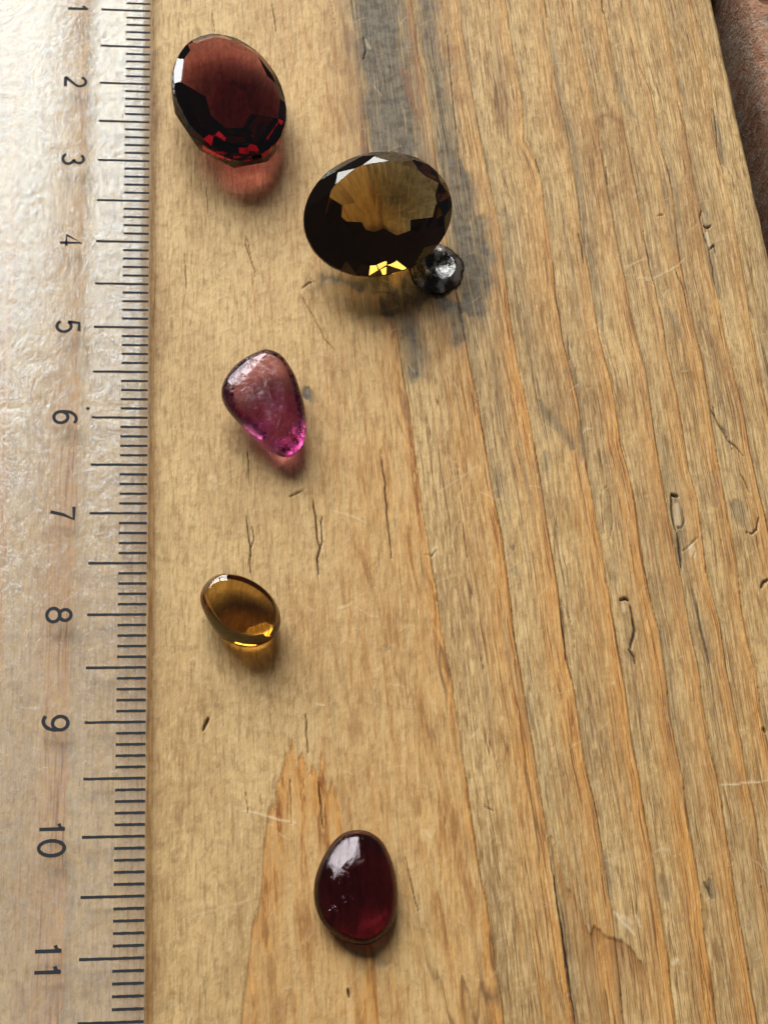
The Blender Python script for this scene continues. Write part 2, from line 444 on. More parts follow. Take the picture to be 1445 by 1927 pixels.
SCRATCH = [
    ([(0.753, -9.768), (0.909, -9.795), (1.020, -9.834), (1.265, -9.896)], .012, .9),
    ([(0.303, -10.676), (0.542, -10.605), (0.761, -10.559), (0.893, -10.518)], .012, .4),
    ([(1.695, -7.931), (1.764, -7.890), (1.823, -7.854)], .010, 1),
    ([(1.464, -8.831), (1.543, -8.838)], .010, 1),
    ([(1.530, -6.474), (1.382, -6.417), (1.082, -6.474), (0.984, -6.417)], .008, .4),
    ([(1.685, -6.922), (1.856, -6.978), (2.000, -7.061)], .012, .6),
    ([(2.084, -9.422), (2.201, -9.401)], .01, .4),
    ([(1.668, -9.460), (1.715, -9.438), (1.750, -9.477)], .008, .7),
    ([(4.959, -9.641), (5.152, -9.635), (5.420, -9.617)], .012, .9),
    ([(4.308, -10.231), (4.383, -10.196), (4.460, -10.212)], .010, .7),
    ([(3.891, -10.721), (3.978, -10.836), (4.057, -10.928)], .022, .9),
    ([(4.080, -10.750), (4.111, -10.863)], .016, .8),
    ([(4.794, -4.165), (4.941, -4.096), (5.031, -4.049)], .008, .8),
    ([(4.968, -4.325), (5.143, -4.257), (5.356, -4.123), (5.454, -4.022)], .008, .9),
    ([(4.889, -4.294), (5.057, -4.278)], .010, .7),
    ([(5.109, -4.518), (5.233, -4.419)], .008, .7),
    ([(2.694, -6.730), (2.854, -6.617), (2.987, -6.532), (3.096, -6.446)], .010, .5),
    ([(1.084, -9.960), (1.193, -10.032)], .008, .5),
    ([(2.347, -9.993), (2.398, -10.050)], .010, .8),
    ([(6.537, -1.252), (6.531, -1.481)], .01, .4),
    ([(3.776, -1.833), (3.821, -1.978), (3.845, -2.086)], .007, .8),
    ([(4.138, -6.097), (4.195, -6.055), (4.264, -6.043)], .008, .8),
    ([(4.343, -11.180), (4.396, -11.129)], .03, .9),
    ([(0.342, -11.504), (0.372, -11.423)], .012, .7),
    ([(0.833, -5.189), (1.212, -5.367), (1.839, -5.150)], .010, .25),
    ([(1.950, -8.023), (2.010, -7.788)], .008, .4),
    ([(1.660, -4.689), (1.765, -5.059)], .008, .5),
    ([(1.836, -7.891), (1.999, -7.997), (2.071, -8.009)], .006, .5),
    ([(2.866, -5.415), (3.002, -5.685)], .01, .4),
    ([(4.121, -8.671), (4.147, -8.697)], .02, .7),
]


CHIPS = [
    ([(4.963, -6.878), (4.957, -7.075)], .022, .75),
    ([(5.713, -3.716), (5.725, -3.864)], .022, .8),
    ([(5.724, -3.479), (5.728, -3.567)], .022, .35),
    ([(5.039, -7.299), (5.049, -7.410)], .030, .75),
    ([(4.320, -7.918), (4.323, -7.971)], .022, .6),
    ([(1.566, -7.059), (1.571, -7.195)], .010, .7),
    ([(0.949, -7.138), (0.942, -7.246)], .008, .5),
    ([(3.963, -10.768), (4.026, -10.815)], .030, .55),
    ([(0.587, -6.574), (0.611, -6.613)], .03, .45),
    ([(2.628, -7.311), (2.599, -7.365)], .02, .7),
    ([(2.292, -1.219), (2.333, -1.329)], .02, .4),
]


def yint(poly, Y):
    """x of a line that runs along Y (a function of Y), straight on beyond its ends."""
    p = sorted(((q[1], q[0]) for q in poly))
    ys = np.array([q[0] for q in p])
    xs = np.array([q[1] for q in p])
    r = np.interp(Y, ys, xs)
    s0 = 0.02
    r = np.where(Y < ys[0], xs[0] + (Y - ys[0]) * -s0, r)
    r = np.where(Y > ys[-1], xs[-1] + (Y - ys[-1]) * -s0, r)
    return r


yv = np.concatenate([np.linspace(16, -0.1, 110)[:-1], np.arange(-0.1, -12.05, -0.0125), np.linspace(-12.05, -15.5, 60)])
xv = np.concatenate([np.linspace(-5.0, -2.1, 50)[:-1], np.arange(-2.1, 0.0, 0.02), np.arange(0.0, 6.25, 0.0076)])
NY, NX = len(yv), len(xv)
_e = np.polyfit([p[1] for p in EDGE], [p[0] for p in EDGE], 1)
edge_y = np.polyval(_e, yv) + 0.012 * (fbm(yv * 4, yv * 0 + .5, 5, 4) - .5) * 4 * .4
X0, Y0 = np.meshgrid(xv, yv)
k = edge_y[:, None] / 6.25
wgt = sstep(4.2, 6.25, X0)
X = X0 * (1 - wgt) + X0 * k * wgt
Y = Y0.copy()

# guides across the board -> U is constant along the grain
guides = [np.full(NY, -6.0), np.full(NY, -3.4) , np.full(NY, -2.3) - .01 * yv, np.full(NY, -1.35) - .012 * yv,
          np.full(NY, -0.66) - .006 * yv * 0, np.full(NY, 0.05)]
nleft = len(guides)
for r in RINGS:
    guides.append(yint(r, yv))
guides.append(edge_y + .25)
G = np.array(guides)
for i in range(1, len(G)):
    G[i] = np.maximum(G[i], G[i - 1] + 0.05)
gstr = np.array([.2, .5, .6, .6, .75, .35] + RSTR + [.3])
U = np.zeros_like(X)
late = np.zeros_like(X)
early = np.zeros_like(X)
ridge = np.zeros_like(X)
wob = 0.012 * (fbm(X * 3, Y * .9, 21, 3) - .5) * 2 + 0.006 * (fbm(X * 9, Y * 3.5, 22, 2) - .5) * 2
for i in range(len(G) - 1):
    a = G[i][:, None]
    b = G[i + 1][:, None]
    Xw = X + wob
    m = (Xw >= a) & (Xw < b)
    t = (Xw - a) / (b - a)
    wd = (b - a)
    st = gstr[i + 1] * (0.45 + 0.55 * sstep(-2.5, -7.5, Y))
    st = st * (0.7 + 0.6 * fbm(Y * .35 + i * 7.7, X * .0 + i, 31, 2))
    d = (b - Xw)
    L = np.exp(-d / np.minimum(0.07, wd * .28)) * (.55 + .6 * fbm(Y * .9 + i * 3, X * 0 + i, 38, 3)) + 0.62 * sstep(0.25, 1.0, t) * (.35 + 1.1 * fbm(Xw * 7 + i, Y * .8, 37, 3))
    for kk in range(2):
        t0 = .38 + .3 * kk + .12 * (_lat[i * 7 + kk, 3] - .5) + .05 * (fbm(Y * .7, X * 0 + i + kk * 9, 39, 2) - .5)
        L = L + .55 * np.exp(-np.abs((t - t0) * wd) / .014) * (t < t0 + .006 / wd) * sstep(.35, .6, fbm(Y * .8 + kk * 5, X * 0 + i, 40, 3))
    U = np.where(m, i + t, U)
    late = np.where(m, L * st, late)
    ridge = np.where(m, (0.35 * t ** 1.5 + np.exp(-d / 0.05) * .65) * (gstr[i + 1]), ridge)
    st0 = gstr[i] * 1.0
    early = np.where(m, np.exp(-(Xw - a) / np.minimum(.10, wd * .3)) * st0, early)
U = U + wob * 0.0
# thin dark line at each sharp edge
edgeline = np.zeros_like(X)
for i in range(nleft, len(G) - 1):
    d = (X + wob) - G[i][:, None]
    wl = 0.003 + 0.011 * fbm(Y * .8 + i * 3.1, X * 0 + i, 33, 3)
    on = sstep(0.42, .60, fbm(Y * 1.3 + i * 5.1, X * 0 + i * 2, 35, 3)) * .88 + .12
    edgeline = np.maximum(edgeline, np.exp(-(d / wl) ** 2) * on * gstr[i] * (.45 + .55 * sstep(-2, -8, Y)))

crack = np.zeros_like(X)
scr = np.zeros_like(X)
grey = np.zeros_like(X)
brown = np.zeros_like(X)


def stroke(F, poly, width, amp, soft=False, taper=True, jitter=0.0, prof=2, jf=14):
    P = np.array([(q[0], q[1]) for q in poly], float)
    pad = width * 4 + .05
    j0 = np.searchsorted(xv, P[:, 0].min() - pad - .05)
    j1 = np.searchsorted(xv, P[:, 0].max() + pad + .05)
    i0 = np.searchsorted(-yv, -(P[:, 1].max() + pad))
    i1 = np.searchsorted(-yv, -(P[:, 1].min() - pad))
    if j1 <= j0 or i1 <= i0:
        return
    x = X[i0:i1, j0:j1]
    y = Y[i0:i1, j0:j1]
    if jitter:
        x = x + jitter * (fbm(x * jf, y * jf * .6, 41, 3) - .5)
        y = y + jitter * (fbm(x * jf, y * jf * .6, 43, 3) - .5) * (1 if jf > 10 else 4)
    seg = np.hypot(*(P[1:] - P[:-1]).T)
    tot = seg.sum() + 1e-9
    acc = 0.0
    best = np.full(x.shape, 1e9)
    tt = np.zeros(x.shape)
    for n in range(len(P) - 1):
        a, b = P[n], P[n + 1]
        ab = b - a
        h = np.clip(((x - a[0]) * ab[0] + (y - a[1]) * ab[1]) / (ab @ ab + 1e-12), 0, 1)
        d = np.hypot(x - a[0] - h * ab[0], y - a[1] - h * ab[1])
        m = d < best
        best = np.where(m, d, best)
        tt = np.where(m, (acc + h * seg[n]) / tot, tt)
        acc += seg[n]
    tp = (0.18 + 0.82 * np.sqrt(np.clip(4 * tt * (1 - tt), 0, 1))) if taper else 1.0
    v = amp * np.exp(-(best / (width * tp)) ** prof)
    F[i0:i1, j0:j1] = np.maximum(F[i0:i1, j0:j1], v)


for poly, wd, dp in CRACKS:
    stroke(crack, poly, wd * .62, min(1.2, dp * 1.25), jitter=.02)
for poly, wd, a in SCRATCH:
    stroke(scr, poly, wd * .8, a, jitter=.03)
for poly, wd, a in GREY:
    stroke(grey, poly, wd * 1.15, a * (1 if wd > .09 or a > 1 else .62), taper=wd < .09, jitter=min(.16, wd * 1.2), jf=6)
for poly, wd, a in BROWN:
    stroke(brown, poly, wd * 1.1, a, taper=False, jitter=wd * 1.5, jf=6)

crack = np.maximum(crack, .85 * sstep(.45, .95, edgeline) * sstep(.50, .66, fbm(Y * 1.1, X * .35, 47, 3)))
# pits: darkness broken up so that fibres bridge them; pale chips lie in some
crack = crack * (0.75 + .5 * fbm(X * 26, Y * 20, 45, 3))
for poly, wd, a in CHIPS:
    stroke(scr, poly, wd, a, jitter=.02, taper=False, prof=4)

# many fine handling marks: short pale fibres, dents and dark pores
for q in range(520):
    x = random.uniform(0.05, 6.2)
    y = random.uniform(-12, -0.2)
    an = random.choice([random.gauss(.55, .25), random.gauss(.55, .25), random.gauss(2.3, .5), random.gauss(1.57, .1)])
    ln = random.uniform(.04, .22)
    bend = random.uniform(-.35, .35)
    p = [(x, y), (x + math.cos(an) * ln * .5, y + math.sin(an) * ln * .5),
         (x + math.cos(an) * ln * .5 + math.cos(an + bend) * ln * .5, y + math.sin(an) * ln * .5 + math.sin(an + bend) * ln * .5)]
    stroke(scr, p, random.uniform(.0035, .007), random.uniform(.12, .55), jitter=.02)
for q in range(150):
    x = random.uniform(0.05, 6.2)
    y = random.uniform(-12, -0.2)
    ln = random.uniform(.03, .2)
    s_ = .02 + random.gauss(0, .02)
    if x < 2.2 and random.random() < .5:
        continue
    stroke(crack, [(x, y), (x + s_ * ln - .0, y - ln)], random.uniform(.0025, .005), random.uniform(.12, .45), jitter=.01)

# streaky break-up of the stains along the grain
st1 = fbm(U * 16, Y * .9, 51, 4, .6)
st2 = fbm(X * 11, Y * 3.0, 53, 4, .6)
grey = np.clip(grey * 1.35 * sstep(.18, .62, .55 * st1 + .45 * st2 + .25 * grey), 0, 1.35)
gen = sstep(.50, .78, fbm(U * 3.1, Y * .55, 55, 4, .6)) * sstep(2.3, 3.6, X)
grey = np.maximum(grey, gen * .30 + .32 * early * sstep(.35, .65, fbm(U * 2, Y * .6, 57, 3)))
brown = brown * sstep(.15, .65, st2 * .7 + brown * .35)

# cathedral arch at lower left
Yj = Y + .5 * (vnoise(X * 24, Y * 0 + .3, 66) - .5) * sstep(-10.9, -9.6, Y) + .12 * (vnoise(X * 60, Y * 0 + .3, 67) - .5)
al = np.interp(-Yj, [-p[1] for p in ARCH_L], [p[0] for p in ARCH_L])
ar = np.interp(-Yj, [-p[1] for p in ARCH_R], [p[0] for p in ARCH_R])
jag = 0.035 * (fbm(X * 16, Y * 1.2, 61, 3) - .5)
top = ARCH_R[0][1] + .9 * (fbm(X * 22, Y * 0, 62, 2) - .5) * .5
dl = X - al + jag
dr = ar - X + jag
inside = sstep(-.008, .012, np.minimum(dl, dr)) * sstep(.02, -.05, Yj - top)
din = np.minimum(dl, dr)
din = np.minimum(din, (top - Y) * .35)
archo = inside * (0.55 * np.exp(-np.maximum(dl, 0) / .10) + .85 * np.exp(-np.maximum(dr, 0) / .13) + .75 * np.exp(-np.maximum(top - Y, 0) / .55)
                  + .30)
archo = archo * (0.6 + .7 * fbm(X * 14, Y * .7, 63, 3))
late = np.maximum(late * (1 - inside), archo)
brown = np.maximum(brown, inside * .8 * np.exp(-np.abs(din) / .035) * fbm(X * 15, Y * 4, 64, 2))
U = U + inside * 3.37
# tangential face left of it: faint cloudy figure
flat = sstep(2.6, 1.9, X) * sstep(-.05, .1, X)

# splintered step at lower right
sx = np.array([p[0] for p in STEP_X])
sy = np.array([p[1] for p in STEP_X])
sline = np.interp(X, sx, sy) + .07 * (vnoise(X * 34, Y * 0 + .2, 71) - .5) + .10 * (vnoise(X * 12, Y * 0 + .2, 72) - .5)
l3 = G[nleft + 1][:, None] + .02
below = sstep(0, -.03, Y - sline) * sstep(-.01, .02, X - l3) * sstep(sx[-1] + .05, sx[-1] - .05, X)
dst = np.clip(sline - Y, 0, 9)
brown = np.maximum(brown, below * 1.15 * np.exp(-dst / .16) * sstep(l3 + .02, l3 + .25, X))
late = late + below * .45 * np.exp(-dst / .5)

# amoeba stain rims
late = np.clip(late, 0, 1.4)

# heights (cm)
late = late * (1 - .0 * X)
fib = fbm(U * 55, Y * 1.6, 81, 4, .6) - .5
fib2 = fbm(X * 9, Y * 5, 83, 4, .55) - .5
Z = 0.016 * ridge * (0.35 + .65 * sstep(-1, -7, Y)) + .006 * fib * (1 - .55 * flat) + .006 * fib2
Z += .03 * (fbm(X * .5, Y * .25, 85, 2) - .5)
Z -= .026 * np.clip(crack, 0, 1)
Z -= .006 * edgeline
Z -= .011 * below
Z += .010 * inside * 0 - .010 * inside * np.exp(-np.abs(din) / .02)
Z += .002 * scr
Z -= .006 * np.clip(grey, 0, 1)
Z -= Z[(X > 0) & (X < 6) & (Y < -.5) & (Y > -11.5)].mean()
Z = np.where(X < 0.0, np.minimum(Z, -0.002) * np.clip(1 + X * 2, .3, 1) - .004, Z)
# worn, rounded right-hand edge
er = np.clip((X - (edge_y[:, None] - .05)) / .05, 0, 1)
Z -= .012 * er ** 2.5 * (0.7 + .6 * vnoise(Y * 3, X * 0, 87))

# columns that roll over the edge and down the side
prof = [(.008, -.012, .1), (.025, -.045, .2), (.045, -.09, .3), (.055, -.17, .4), (.06, -.32, .6), (.06, -.5, .6), (.06, -.8, .6), (.06, -1.6, .6), (.06, -2.9, .6)]
ex = []
for dx, dz, g in prof:
    xx = X[:, -1] + dx + .008 * (fbm(yv * 2.2, yv * 0 + dz * 3, 91, 3) - .5) * 2 * g
    zz = Z[:, -1] * 0 - .015 + dz + .015 * (fbm(yv * 6, yv * 0 + dz * 9, 92, 3) - .5)
    ex.append((xx, zz))
EX = np.stack([e[0] for e in ex], 1)
EZ = np.stack([e[1] for e in ex], 1)
EY = np.repeat(yv[:, None], len(prof), 1)


def ext(F, val=None):
    tail = np.repeat(F[:, -1:], len(prof), 1) if val is None else np.full((NY, len(prof)), float(val))
    return np.concatenate([F, tail], 1)


XX = np.concatenate([X, EX], 1)
YY = np.concatenate([Y, EY], 1)
ZZ = np.concatenate([Z, EZ], 1)
moss = np.concatenate([er * .35 * sstep(.3, .7, fbm(X * 8, Y * 5, 95, 3)), np.repeat(np.array([[.75, 1, 1, 1, 1, 1, 1, 1, 1.]]), NY, 0)], 1)
NXX = XX.shape[1]


def grid_mesh(name, XX, YY, ZZ):
    ny, nx = XX.shape
    me = bpy.data.meshes.new(name)
    co = np.stack([XX, YY, ZZ], -1).reshape(-1, 3).astype(np.float32)
    me.vertices.add(ny * nx)
    me.vertices.foreach_set('co', co.ravel())
    idx = np.arange(ny * nx).reshape(ny, nx)
    q = np.stack([idx[:-1, :-1], idx[1:, :-1], idx[1:, 1:], idx[:-1, 1:]], -1).reshape(-1, 4).astype(np.int32)
    nf = len(q)
    me.loops.add(nf * 4)
    me.loops.foreach_set('vertex_index', q.ravel())
    me.polygons.add(nf)
    me.polygons.foreach_set('loop_start', np.arange(0, nf * 4, 4, dtype=np.int32))
    me.polygons.foreach_set('loop_total', np.full(nf, 4, dtype=np.int32))
    me.polygons.foreach_set('use_smooth', np.ones(nf, dtype=bool))
    me.update(calc_edges=True)
    return me


def add_attr(me, name, chans):
    at = me.attributes.new(name, 'FLOAT_COLOR', 'POINT')
    a = np.stack(chans, -1).reshape(-1, 4).astype(np.float32)
    at.data.foreach_set('color', a.ravel())


me = grid_mesh('wooden_board', XX, YY, ZZ)
add_attr(me, 'grain_a', [ext(late), ext(grey), ext(crack), ext(scr)])
add_attr(me, 'grain_b', [ext(U) / 20.0, ext(brown), ext(edgeline), moss])

# wood material
m = NT('weathered_pine')
A = m.n('ShaderNodeAttribute', attribute_name='grain_a')
B = m.n('ShaderNodeAttribute', attribute_name='grain_b')
sa = m.sep(A.outputs['Vector'])
sb = m.sep(B.outputs['Vector'])
late_, grey_, crack_ = sa[0], sa[1], sa[2]
scr_ = A.outputs['Alpha']
Uc = m.math('MULTIPLY', sb[0], 20.0)
brown_, edge_ = sb[1], sb[2]
moss_ = B.outputs['Alpha']
pos = m.pos()
px = m.sep(pos)
vecU = m.comb(Uc, m.math('MULTIPLY', px[1], 0.045), 0.0)
vecL = m.comb(Uc, m.math('MULTIPLY', px[1], 0.05), 3.0)
vecX = m.comb(px[0], m.math('MULTIPLY', px[1], 0.12), 0.0)
f1 = m.noise(vecU, 26, 5, .62, .15)
f2 = m.noise(vecX, 30, 6, .68, .1)
f3 = m.noise(m.scale(pos, (1, .15, 1)), 42, 5, .66)
f4 = m.noise(vecU, 9, 4, .6, .1)
f5 = m.noise(vecL, 7, 3, .55, .1)
line = m.ramp(m.math('ABSOLUTE', m.math('SUBTRACT', f5, .5)), .0, .022, 1.0, 0.0)
f7 = m.noise(m.scale(pos, (1, .07, 1)), 48, 3, .6)
f6 = m.noise(m.scale(pos, (1, .22, 1)), 3.5, 3, .5)
cloud = m.noise(m.scale(pos, (1, .35, 1)), 1.6, 5, .6)
mott = m.noise(pos, 9, 5, .65)
rot = m.n('ShaderNodeMapping')
rot.inputs['Rotation'].default_value = (0, 0, math.radians(35))
m.l(pos, rot.inputs['Vector'])
brush = m.noise(m.scale(rot.outputs[0], (1, .33, 1)), 34, 5, .68, .35)          # slanting rub marks on the flat face
fl = m.ramp(px[0], 2.9, 1.7)
tan = m.mix(m.ramp(cloud, .38, .62), (0.465, 0.278, 0.105), (0.630, 0.418, 0.176))
tan = m.mix(m.math('MULTIPLY', fl, .30), tan, (0.64, 0.440, 0.205))
tan = m.mix(m.math('MULTIPLY', m.ramp(f3, .47, .61), m.math('SUBTRACT', .50, m.math('MULTIPLY', fl, .25))), tan, (0.76, 0.545, 0.27))
tan = m.mix(m.math('MULTIPLY', m.ramp(brush, .50, .66), m.math('ADD', .08, m.math('MULTIPLY', fl, .26))), tan, (0.80, 0.58, 0.30))
tan = m.mix(m.math('MULTIPLY', m.ramp(brush, .47, .33), m.math('ADD', .05, m.math('MULTIPLY', fl, .22))), tan, (0.30, 0.175, 0.070))
tan = m.mix(m.math('MULTIPLY', m.ramp(mott, .50, .64), .42), tan, (0.330, 0.190, 0.075))
tan = m.mix(m.math('MULTIPLY', m.ramp(f2, .51, .61), m.math('SUBTRACT', .55, m.math('MULTIPLY', fl, .15))), tan, (0.23, 0.125, 0.048))
tan = m.mix(m.math('MULTIPLY', m.ramp(f7, .52, .60), m.math('SUBTRACT', .36, m.math('MULTIPLY', fl, .24))), tan, (0.26, 0.135, 0.046))
tan = m.mix(m.math('MULTIPLY', m.ramp(f7, .47, .40), m.math('SUBTRACT', .36, m.math('MULTIPLY', fl, .22))), tan, (0.86, 0.62, 0.30))
lf = m.math('MULTIPLY', late_, m.ramp(f1, .32, .60, .30, 1.2), clamp=True)
c = m.mix(m.math('MULTIPLY', lf, .90), tan, (0.61, 0.280, 0.066))
c = m.mix(m.math('MULTIPLY', m.math('MULTIPLY', m.math('ADD', lf, .12), m.ramp(f1, .50, .64)), .85, clamp=True), c, (0.230, 0.078, 0.018))
c = m.mix(m.math('MULTIPLY', m.math('MULTIPLY', m.math('ADD', lf, .10), m.ramp(f2, .47, .36)), .62, clamp=True), c, (0.82, 0.48, 0.150))
c = m.mix(m.math('MULTIPLY', m.math('MULTIPLY', m.ramp(f4, .52, .70), m.math('SUBTRACT', 1.0, fl)), .50), c, (0.24, 0.145, 0.070))
c = m.mix(m.math('MULTIPLY', m.math('MULTIPLY', line, m.math('SUBTRACT', 1.0, m.math('MULTIPLY', fl, .8))), m.ramp(f6, .40, .58, .15, .95)), c, (0.19, 0.095, 0.036))
gf = m.math('MULTIPLY', grey_, m.math('MULTIPLY', m.ramp(f2, .25, .7, 1.15, .7), m.ramp(f1, .36, .56, .62, 1.1)), clamp=True)
gc = m.mix(m.ramp(mott, .35, .65), (0.062, 0.052, 0.038), (0.165, 0.138, 0.094))
c = m.mix(m.math('MULTIPLY', gf, .92), c, gc)
c = m.mix(m.math('MULTIPLY', m.math('MULTIPLY', brown_, m.ramp(mott, .3, .6, .6, 1.0)), .66, clamp=True), c, (0.22, 0.085, 0.026))
c = m.mix(m.math('MULTIPLY', edge_, m.ramp(f3, .3, .7, .25, .75), clamp=True), c, (0.17, 0.055, 0.018))
# fine dark specks of dirt in the pores
sp = m.noise(m.scale(pos, (1, .6, 1)), 34, 3, .7)
c = m.mix(m.math('MULTIPLY', m.ramp(sp, .66, .76), .45), c, (0.06, 0.045, 0.03))
c = m.mix(m.math('MULTIPLY', scr_, .75, clamp=True), c, (0.78, 0.60, 0.36))
c = m.mix(m.math('MULTIPLY', crack_, .92, clamp=True), c, (0.022, 0.015, 0.010))
c = m.mix(m.math('MULTIPLY', moss_, m.ramp(f3, .3, .6, .55, 1.0)), c, (0.060, 0.056, 0.026))
hb = m.math('ADD', m.math('MULTIPLY', f2, .9), m.math('MULTIPLY', f1, .6))
hb = m.math('ADD', hb, m.math('MULTIPLY', f3, .7))
hb = m.math('ADD', hb, m.math('MULTIPLY', mott, .5))
hb = m.math('ADD', hb, m.math('MULTIPLY', brush, m.math('ADD', .2, m.math('MULTIPLY', fl, .05))))
bmp = m.bump(hb, .55, .012)
hs = m.n('ShaderNodeHueSaturation')
hs.inputs['Saturation'].default_value = 1.0
m.l(c, hs.inputs['Color'])
pr = m.principled(**{'Base Color': hs.outputs[0], 'Roughness': m.ramp(f2, .3, .7, .42, .62), 'Normal': bmp})
pr.inputs['Specular IOR Level'].default_value = 0.20
m.l(pr.outputs[0], m.out.inputs['Surface'])
WOOD = m.m
me.materials.append(WOOD)
board = link(bpy.data.objects.new('wooden_board', me))
tag(board, 'weathered honey coloured pine board with raised grain, cracks and grey stains under the stones', 'board', kind='structure')

# ------------------------------------------------------------------ brick and mortar beyond the board
m = NT('old_brick')
pos = m.pos()
n1 = m.noise(pos, 1.6, 5, .6)
n2 = m.noise(pos, 7, 6, .7)
n3 = m.noise(pos, 26, 4, .7)
c = m.mix(m.ramp(n1, .40, .62), (0.46, 0.210, 0.115), (0.52, 0.345, 0.225))
c = m.mix(m.math('MULTIPLY', m.ramp(n2, .50, .60), .75), c, (0.60, 0.44, 0.33))
c = m.mix(m.math('MULTIPLY', m.ramp(n3, .56, .64), .8), c, (0.14, 0.065, 0.04))
pr = m.principled(**{'Base Color': c, 'Roughness': .9, 'Normal': m.bump(m.math('ADD', n2, m.math('MULTIPLY', n3, .5)), .9, .05)})
m.l(pr.outputs[0], m.out.inputs['Surface'])
BRICK = m.m
m = NT('dirty_mortar')
pos = m.pos()
n2 = m.noise(pos, 6, 6, .7)
c = m.mix(m.ramp(n2, .4, .65), (0.10, 0.062, 0.040), (0.20, 0.13, 0.085))
pr = m.principled(**{'Base Color': c, 'Roughness': .95, 'Normal': m.bump(n2, .8, .06)})
m.l(pr.outputs[0], m.out.inputs['Surface'])
MORTAR = m.m

bx0 = 7.12
bxs = np.concatenate([np.array([0, 0, 0, .02, .05, .09, .14]) + bx0, np.arange(bx0 + .18, bx0 + 6, .035)])
bzs = np.concatenate([np.array([-2.6, -2.0, -1.5, -1.3, -1.2, -1.14, -1.115]), np.full(len(bxs) - 7, -1.10)])
bys = np.concatenate([np.arange(14, 1, -.15), np.arange(1, -7.6, -.04)])
BX, BY = np.meshgrid(bxs, bys)
BZ = np.repeat(bzs[None, :], len(bys), 0)
topm = sstep(bx0 + .0, bx0 + .2, BX)
BZ = BZ + topm * (.08 * (fbm(BX * 1.5, BY * 1.5, 101, 4) - .5) + .09 * (fbm(BX * 9, BY * 9, 103, 4, .7) - .5))
pit = sstep(.70, .82, fbm(BX * 6, BY * 6, 105, 2, .4))
BZ -= pit * .10 * topm
BX = BX + .08 * (fbm(BY * 1.3, BZ * 1.3, 107, 4) - .5) * (1 - topm * .8)
BX = BX + .06 * np.clip(-.3 - BY, 0, 4)
BX = BX - .85 * sstep(1.7, 2.4, BY) * (1 - topm)      # bulge added out of view, keeps light from running down the gap
BX = BX - .85 * sstep(1.7, 2.4, BY) * topm * np.exp(-(BX - bx0) / .8)  # same added bulge, fading out across the top face
eY = np.minimum(np.abs(BY - 14), np.abs(BY + 7.6))
BZ -= .5 * (1 - sstep(0, .25, eY)) * topm
me = grid_mesh('brick', BX, BY, BZ)
me.materials.append(BRICK)
brick = link(bpy.data.objects.new('brick', me))
tag(brick, 'rough terracotta brick with pitted pinkish surface beyond the right edge of the board', 'brick')
gx, gy = np.meshgrid(np.linspace(-14, 22, 120), np.linspace(22, -22, 120))
gz = -2.7 + .12 * (fbm(gx * 1.5, gy * 1.5, 111, 4) - .5)
me = grid_mesh('ground', gx, gy, gz)
me.materials.append(MORTAR)
ground = link(bpy.data.objects.new('ground', me))
tag(ground, kind='structure')

# ------------------------------------------------------------------ clear plastic ruler
RT = 0.10       # height of its bevelled edge
m = NT('clear_plastic_top')
pos = m.pos()
scn = m.noise(m.scale(pos, (1, .45, 1)), 15, 5, .66, .8)
wv = m.noise(m.scale(pos, (1, .8, 1)), 3.2, 4, .6, 1.2)
fine = m.noise(pos, 30, 4, .7, .4)
bmp = m.bump(m.math('ADD', m.math('MULTIPLY', wv, .8), m.math('ADD', m.math('MULTIPLY', scn, .5), m.math('MULTIPLY', fine, .10))), .26, .05)
gl = m.n('ShaderNodeBsdfGlossy')
gl.inputs['Roughness'].default_value = .14
gl.inputs['Color'].default_value = (.80, .94, 1, 1)
m.l(bmp, gl.inputs['Normal'])
fr = m.n('ShaderNodeFresnel')
fr.inputs['IOR'].default_value = 1.5
m.l(bmp, fr.inputs['Normal'])
tr = m.n('ShaderNodeBsdfTransparent')
tr.inputs['Color'].default_value = (.97, .975, .98, 1)
df = m.n('ShaderNodeBsdfDiffuse')
df.inputs['Color'].default_value = (.82, .78, .72, 1)
mx0 = m.n('ShaderNodeMixShader')
m.l(m.ramp(fine, .40, .72, .05, .14), mx0.inputs[0])
m.l(tr.outputs[0], mx0.inputs[1])
m.l(df.outputs[0], mx0.inputs[2])
mx = m.n('ShaderNodeMixShader')
geo = m.n('ShaderNodeNewGeometry')
m.l(m.math('MULTIPLY', fr.outputs[0], m.math('SUBTRACT', 1.15, m.math('MULTIPLY', geo.outputs['Backfacing'], 1.15)), clamp=True), mx.inputs[0])
m.l(mx0.outputs[0], mx.inputs[1])
m.l(gl.outputs[0], mx.inputs[2])
m.l(mx.outputs[0], m.out.inputs['Surface'])
PTOP = m.m
m = NT('clear_plastic_back')
pos = m.pos()
fine = m.noise(m.scale(pos, (1, .5, 1)), 18, 5, .7, .6)
blot = m.noise(pos, 2.2, 4, .6)
tr = m.n('ShaderNodeBsdfTransparent')
tr.inputs['Color'].default_value = (.97, .97, .975, 1)
df = m.n('ShaderNodeBsdfDiffuse')
m.l(m.mix(blot, (.80, .75, .68), (.86, .83, .78)), df.inputs['Color'])
tl = m.n('ShaderNodeBsdfTranslucent')
tl.inputs['Color'].default_value = (.72, .70, .68, 1)
ad = m.n('ShaderNodeMixShader')
ad.inputs[0].default_value = .35
m.l(df.outputs[0], ad.inputs[1])
m.l(tl.outputs[0], ad.inputs[2])
mx = m.n('ShaderNodeMixShader')
hz_ = m.math('ADD', m.ramp(fine, .38, .62, .06, .20), m.ramp(blot, .3, .7, .0, .12))
m.l(hz_, mx.inputs[0])
m.l(tr.outputs[0], mx.inputs[1])
m.l(ad.outputs[0], mx.inputs[2])
m.l(mx.outputs[0], m.out.inputs['Surface'])
PBACK = m.m
m = NT('plastic_edge')
pos = m.pos()
nn = m.noise(m.scale(pos, (1, 1, .3)), 12, 4, .7)
